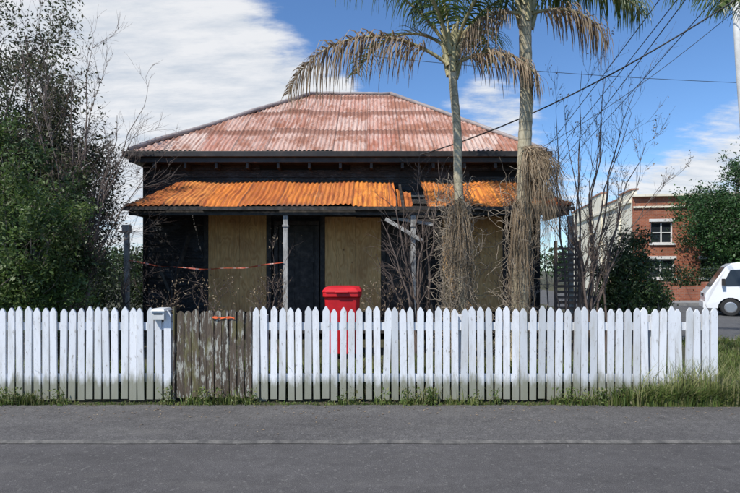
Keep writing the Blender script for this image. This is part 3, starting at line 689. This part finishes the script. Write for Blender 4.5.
# ------------------------------------------------------------------ grass
def grass(name,pts,hs,mat,w=.006,lean=.35):
    n=len(pts); P=np.array(pts); h=np.array(hs)[:,None]; a=NR.uniform(0,2*np.pi,n)
    s=np.stack([np.cos(a),np.sin(a),np.zeros(n)],1)*w*NR.uniform(.6,1.6,n)[:,None]
    l=NR.normal(0,1,(n,3))*lean; l[:,2]=0; z=np.array([0,0,1.])
    m=P+(z+l*.35)*h*.55; t=P+(z+l)*h*np.array([1,1,.95])
    V=np.stack([P-s,P+s,m+s*.8,m-s*.8,t],1).reshape(-1,3); F=[]
    for i in range(n): b=5*i; F.append((b,b+1,b+2,b+3)); F.append((b+3,b+2,b+4))
    me=bpy.data.meshes.new(name); me.from_pydata(V.tolist(),[],F); me.materials.append(mat); return link(bpy.data.objects.new(name,me))
pts=[];hs=[]; clumps=[]
x=-6.
while x<4.1:
    d=.42+1.5*noise.noise(Vector((x*.9,3,0)))
    if R.random()<max(.10,d): clumps.append((x,R.uniform(.3,1)*(.7+max(0,d)*.6)*(1.0+(1.2 if x>2.6 else 0)*(x-2.6)/1.3)))
    x+=R.uniform(.04,.15)
for cx,s in clumps:
    for k in range(int(75*s)):
        y=FY-.03-abs(R.gauss(0,.055)); pts.append((cx+R.gauss(0,.045),max(y,6.0),.01)); hs.append(R.uniform(.025,.11)*(.45+s*.85))
for i in range(3000):
    x=R.uniform(-6,4.1); pts.append((x,R.uniform(6.05,6.2),.01)); hs.append(R.uniform(.01,.035))
for i in range(6500):
    x=R.gauss(3.7,.38); 
    if x>4.5: continue
    pts.append((x,R.uniform(5.98,6.2),.01)); hs.append(R.uniform(.05,.28))
for i in range(34000):
    x=R.uniform(4.05,8.2); y=R.uniform(6.0,11.6)
    if R.random()<.35 and y>7.5: continue
    if noise.noise(Vector((x*1.5,y*1.5,4)))<-.25: continue
    pts.append((x,y,.01)); hs.append(R.uniform(.04,.18)*(1.7 if x<4.4 and y<7.2 else 1))
for i in range(7000):
    x=R.uniform(-6,4.1); pts.append((x,R.uniform(6.32,7.2),.02 if R.random()<.2 else .15)); hs.append(R.uniform(.08,.35))
grass('grass',pts,hs,M_grass)
pts=[];hs=[]
for i in range(520): pts.append((R.gauss(3.8,.33),R.uniform(6.0,6.17),.01)); hs.append(R.uniform(.22,.62))
for i in range(150): pts.append((R.choice(clumps)[0]+R.gauss(0,.04),R.uniform(6.04,6.17),.01)); hs.append(R.uniform(.12,.30))
grass('tall_weeds',pts,hs,leafmat('weed_stalks',[(.14,.20,.05),(.24,.26,.09),(.32,.30,.15)],.3,.6,2),w=.004,lean=.25)
wc=[(R.choice(clumps)[0],R.uniform(6.03,6.15),.04) for i in range(70)]
leaves('broadleaf_weeds',wc,2000,.035,.02,M_grass,zmin=.012)
mb=MB()
for i in range(420):
    x=R.uniform(-5,5); y=6.02-abs(R.gauss(0,.35)) 
    if y<4.85: continue
    a=R.uniform(0,6.28); s=R.uniform(.006,.02); c,s_=math.cos(a)*s,math.sin(a)*s; z=.0235
    mb.add([(x-c,y-s_,z),(x+s_*.5,y-c*.5,z+s*.3),(x+c,y+s_,z+.002),(x-s_*.5,y+c*.5,z+s*.2)],[(0,1,2,3)])
mb.obj('leaf_litter',[M_dry])
# ------------------------------------------------------------------ brick building
B=empty('brick_building')
def wall(mbw,mbo,o,U,W,z0,z1,ops,inset=.18):
    o=Vector(o);U=Vector(U).normalized(); Nn=Vector((U.y,-U.x,0))
    us=sorted({0,W}|{k for q in ops for k in q[:2]}); zs=sorted({z0,z1}|{k for q in ops for k in q[2:4]})
    P=lambda u,z,d=0:o+U*u+Vector((0,0,z))-Nn*d
    for i in range(len(us)-1):
        for j in range(len(zs)-1):
            um,zm=(us[i]+us[i+1])/2,(zs[j]+zs[j+1])/2
            if any(q[0]<um<q[1] and q[2]<zm<q[3] for q in ops): continue
            c=[(us[i],zs[j]),(us[i+1],zs[j]),(us[i+1],zs[j+1]),(us[i],zs[j+1])]
            mbw.add([P(*k) for k in c],[(0,1,2,3)],0,c)
    for a,b,c,d in ops:
        q=[(a,c),(b,c),(b,d),(a,d)]
        for k in range(4):
            e,f=q[k],q[(k+1)%4]; mbw.add([P(*e),P(*f),P(*f,inset),P(*e,inset)],[(0,1,2,3)],0,[e,f,(f[0]+inset,f[1]),(e[0]+inset,e[1])])
        mbo.add([P(a,c,inset),P(b,c,inset),P(b,d,inset),P(a,d,inset)],[(0,1,2,3)],1)
        M=Matrix((U,-Nn,Vector((0,0,1)))).transposed(); t=.07
        mid=(a+b)/2; zm=(c+d)/2
        for (x0,x1,y0,y1) in((a,a+t,c,d),(b-t,b,c,d),(a+t,b-t,c,c+t),(a+t,b-t,d-t,d),(mid-t/2,mid+t/2,c+t,d-t),(a+t,mid-t/2,zm-.03,zm+.03),(mid+t/2,b-t,zm-.03,zm+.03)):
            mbo.obox(P((x0+x1)/2,(y0+y1)/2,inset-.03),(x1-x0,.05,y1-y0),M,0)
        mbo.obox(P(mid,c-.06,-.03),(b-a+.2,.16,.11),M,0); mbo.obox(P(mid,d+.10,-.01),(b-a+.2,.06,.18),M,0)
ang=math.radians(-9); Uf=Vector((math.cos(ang),math.sin(ang),0)); Ul=Vector((-math.sin(ang),math.cos(ang),0))
Cc=Vector((16.7,34,-.15))
mw,mo=MB(),MB(); ops=[]
for k in range(4): ops+=[(1.1+k*3.1,2.4+k*3.1,3.4,4.75),(.9+k*3.1,2.5+k*3.1,1.2,2.4)]
wall(mw,mo,Cc,Uf,13,0,6.35,ops)
mw.obj('brick_walls',[M_brick],B,uv=True); mo.obj('windows',[plain('window_paint',(.7,.7,.68),.5),M_glass],B)
mw,mo=MB(),MB()
wall(mw,mo,Cc+Ul*18,-Ul,18,0,6.35,[(3,4.2,3.3,4.7),(8,9.2,3.3,4.7)])
Mx=Matrix((Uf,Ul,Vector((0,0,1)))).transposed()
for a,b,h in((0.003,2.6,.45),(2.6,7.2,.2),(7.2,10.2,1.25),(10.2,17.9,.85)):
    c=Cc+Ul*((a+b)/2)+Vector((0,0,6.35+h/2))+Uf*.15; mw.obox(c,(.3,b-a,h-.002),Mx,0)
    mw.obox(c+Vector((0,0,h/2+.05)),(.44,b-a+.1,.1),Mx,1)
for t in(2.6,7.2,10.2): mw.obox(Cc+Ul*t+Vector((0,0,3.3))-Uf*.06,(.13,.4,6.6),Mx,0)
mw.obox(Cc+Ul*9+Vector((0,0,6.1))-Uf*.06,(.14,17.6,.18),Mx,0)
mw.obox(Cc+Uf*6.5+Ul*17.9+Vector((0,0,3.2)),(13,.2,6.3),Mx,0); mw.obox(Cc+Uf*12.95+Ul*9+Vector((0,0,3.17)),(.1,17.6,6.3),Mx,0)
mw.obox(Cc+Uf*6.5+Ul*9+Vector((0,0,6.0)),(12.6,17.4,.1),Mx,0)
mw.obj('cream_walls',[M_cream,M_cop],B); mo.obj('side_windows',[plain('window_paint2',(.6,.6,.58),.5),M_glass],B)
mb=MB(); mb.obox(Cc+Uf*6.55+Vector((0,0,6.42))-Ul*.06,(13.1,.42,.14),Mx); mb.obox(Cc+Uf*6.55+Vector((0,0,5.7))-Ul*.05,(13.0,.12,.12),Mx)
mb.obj('cornice',[M_cream],B)
mb=MB()
def bbox(mb,x0,x1,y0,y1,z0,z1):
    mb.add([(x0,y0,z0),(x1,y0,z0),(x1,y0,z1),(x0,y0,z1)],[(0,1,2,3)],0,[(x0,z0),(x1,z0),(x1,z1),(x0,z1)])
    mb.add([(x0,y1,z0),(x0,y0,z0),(x0,y0,z1),(x0,y1,z1)],[(0,1,2,3)],0,[(y1,z0),(y0,z0),(y0,z1),(y1,z1)])
    mb.add([(x1,y0,z0),(x1,y1,z0),(x1,y1,z1),(x1,y0,z1)],[(0,1,2,3)],0,[(y0,z0),(y1,z0),(y1,z1),(y0,z1)])
    mb.add([(x1,y1,z0),(x0,y1,z0),(x0,y1,z1),(x1,y1,z1)],[(0,1,2,3)],0,[(x1,z0),(x0,z0),(x0,z1),(x1,z1)])
    mb.add([(x0,y0,z1),(x1,y0,z1),(x1,y1,z1),(x0,y1,z1)],[(0,1,2,3)],0,[(x0,y0),(x1,y0),(x1,y1),(x0,y1)])
bbox(mb,15.0,32,27.3,27.5,-.15,.75)
for k in range(9): bbox(mb,15+k*2.1,15.35+k*2.1,27.22,27.58,-.15,.95)
mb.obj('low_brick_wall',[M_brick],uv=True)
T=empty('hedge'); leaves('foliage',[(x/4,28.1,z/4) for x in range(62,128) for z in range(0,7)],30000,.16,.06,M_leafdark,T)
# ------------------------------------------------------------------ van (front end towards the left)
V=empty('parked_van')
vx=vy=vz=0.0; W_=1.72
def side(z,s): return vy+W_/2+s*(W_/2-max(0,z-.95)*.10)
prof=[(.06,.28),(.0,.40),(.0,.66),(.05,.86),(.16,1.00),(.42,1.42),(.66,1.80),(.82,1.92),(1.15,1.97),(2.5,2.0),(4.3,1.98),(4.55,1.92),(4.66,1.6),(4.70,.9),(4.70,.3)]
def arch(cx,n=9): return [(cx+.40*math.cos(t),.28+.40*math.sin(t)) for t in [math.pi*k/n for k in range(n+1)]]
mb=MB(); n=len(prof)
flank=prof+arch(3.72)+arch(.80)
for s in(-1,1):
    vs=[(a,side(b,s),b) for a,b in flank]; mb.add(vs,[tuple(range(len(flank))) if s<0 else tuple(range(len(flank)-1,-1,-1))])
vs=[(a,side(b,-1),b) for a,b in prof]+[(a,side(b,1),b) for a,b in prof]
mb.add(vs,[(i+1,i,n+i,n+i+1) for i in range(n-1)])
bo=mb.obj('body',[M_vanwhite],V)
wm=bo.modifiers.new('w','WELD'); wm.merge_threshold=.001
bv=bo.modifiers.new('b','BEVEL'); bv.width=.05; bv.segments=3; bv.limit_method='ANGLE'; bv.angle_limit=math.radians(50)
mb=MB()
for s in(-1,1):
    ya,yb=sorted((side(.3,s)-s*.06,side(.3,s)-s*.30))
    mb.box(.35,1.25,ya,yb,.30,.72); mb.box(3.27,4.17,ya,yb,.30,.72)
mb.obj('wheel_wells',[M_rubber],V)
def sp_(mb,poly,s,off,mi=0):
    vs=[(a,side(b,s)+s*off,b) for a,b in poly]+[(a,side(b,s)+s*(off-.02),b) for a,b in poly]; n=len(poly)
    mb.add(vs,[tuple(range(n)),tuple(range(2*n-1,n-1,-1))]+[(i,(i+1)%n,n+(i+1)%n,n+i) for i in range(n)],mi)
mb=MB()
for s in(-1,1):
    sp_(mb,[(.56,1.14),(.80,1.68),(1.40,1.72),(1.40,1.12),(.70,1.10)],s,.006)
    sp_(mb,[(1.58,1.14),(1.58,1.72),(2.70,1.72),(2.70,1.14)],s,.006); sp_(mb,[(2.86,1.14),(2.86,1.72),(4.32,1.70),(4.38,1.16)],s,.006)
def fr_(a,b,inx,off=.006):
    d=Vector((b[0]-a[0],0,b[1]-a[1])).normalized(); nn=Vector((-d.z,0,d.x))*off; vs=[]
    for q in(a,b): 
        for s in(-1,1): vs.append(Vector((q[0],side(q[1],s)-s*inx,q[1]))+nn)
    return vs
v_=fr_((.19,1.05),(.42,1.42),.12)+fr_((.42,1.42),(.64,1.77),.13)[2:]
mb.add(v_,[(0,1,3,2),(2,3,5,4)]); mb.obj('windows',[M_glass],V)
mb=MB()
for wx in(.80,3.72):
    for s in(-1,1):
        y=side(.3,s)-s*.02; mb.tube([(wx,y-s*.20,.315),(wx,y-s*.03,.315),(wx,y,.315)],[.315,.315,.29],28,0)
        mb.tube([(wx,y+s*.004,.315),(wx,y+s*.012,.315)],[.20,.17],20,1)
mb.obj('wheels',[M_rubber,M_chrome],V)
mb=MB()
mb.box(-.05,.06,.04,W_-.04,.28,.50,0)
for s in(-1,1):
    y=side(.8,s)-s*.24; mb.box(-.012,.1,y-.16,y+.16,.68,.84,1)
    ym=side(1.2,s)+s*.12; mb.box(.52,.62,ym-.08,ym+.08,1.12,1.36,2)
    sp_(mb,[(1.48,.5),(1.48,1.8),(1.49,1.8),(1.49,.5)],s,.0225,2); sp_(mb,[(2.78,.5),(2.78,1.8),(2.79,1.8),(2.79,.5)],s,.0225,2)
    sp_(mb,[(1.2,.98),(1.2,1.02),(1.36,1.02),(1.36,.98)],s,.02,2)
mb.box(-.014,.05,.5,W_-.5,.70,.80,2)
mb.obj('bumper_lights_trim',[M_vanwhite,M_lens,M_rubber],V,bevel=.008)
V.location=(12.35,19.7,-.12); V.rotation_euler=(0,0,math.radians(-27))
# ------------------------------------------------------------------ pole & wires
U_=empty('utility_pole'); mb=MB()
mb.tube([(10.15,14,-.1),(9.98,14,3),(9.68,14,7),(9.48,14,10.6)],[.11,.10,.09,.08],14); mb.obj('pole',[M_pole],U_,smooth=True)
mb=MB(); mb.box(8.5,10.3,13.80,13.90,9.95,10.07); mb.box(8.7,10.2,13.80,13.90,9.3,9.4)
mb.obj('crossarms',[M_bark],U_)
def wire(a,b,sag,r,name='power_line'):
    a=Vector(a);b=Vector(b); mb=MB(); n=30
    mb.tube([a.lerp(b,i/n)-Vector((0,0,sag*4*(i/n)*(1-i/n))) for i in range(n+1)],r,5); return mb.obj(name,[M_wire],smooth=True)
wire((.95,11.62,4.02),(9.45,7.6,8.6),.75,.014,'service_cable')
wire((3.0,11.8,3.85),(9.3,9.0,8.9),.55,.006,'service_cable')
for x,z,x2,z2 in((8.6,10.05,10,9),(9.1,10.05,11.4,9.3),(10.2,10.05,13.0,9.3),(8.8,9.4,12,8.0)):
    wire((x,13.85,z),(x2+4,60,z2),.6,.016)
    wire((x,13.85,z),(x+.5,-15,z+.2),.5,.010)
wire((-2,40,17.8),(30,40,15.5),.3,.02)
print('done', len(bpy.data.objects))
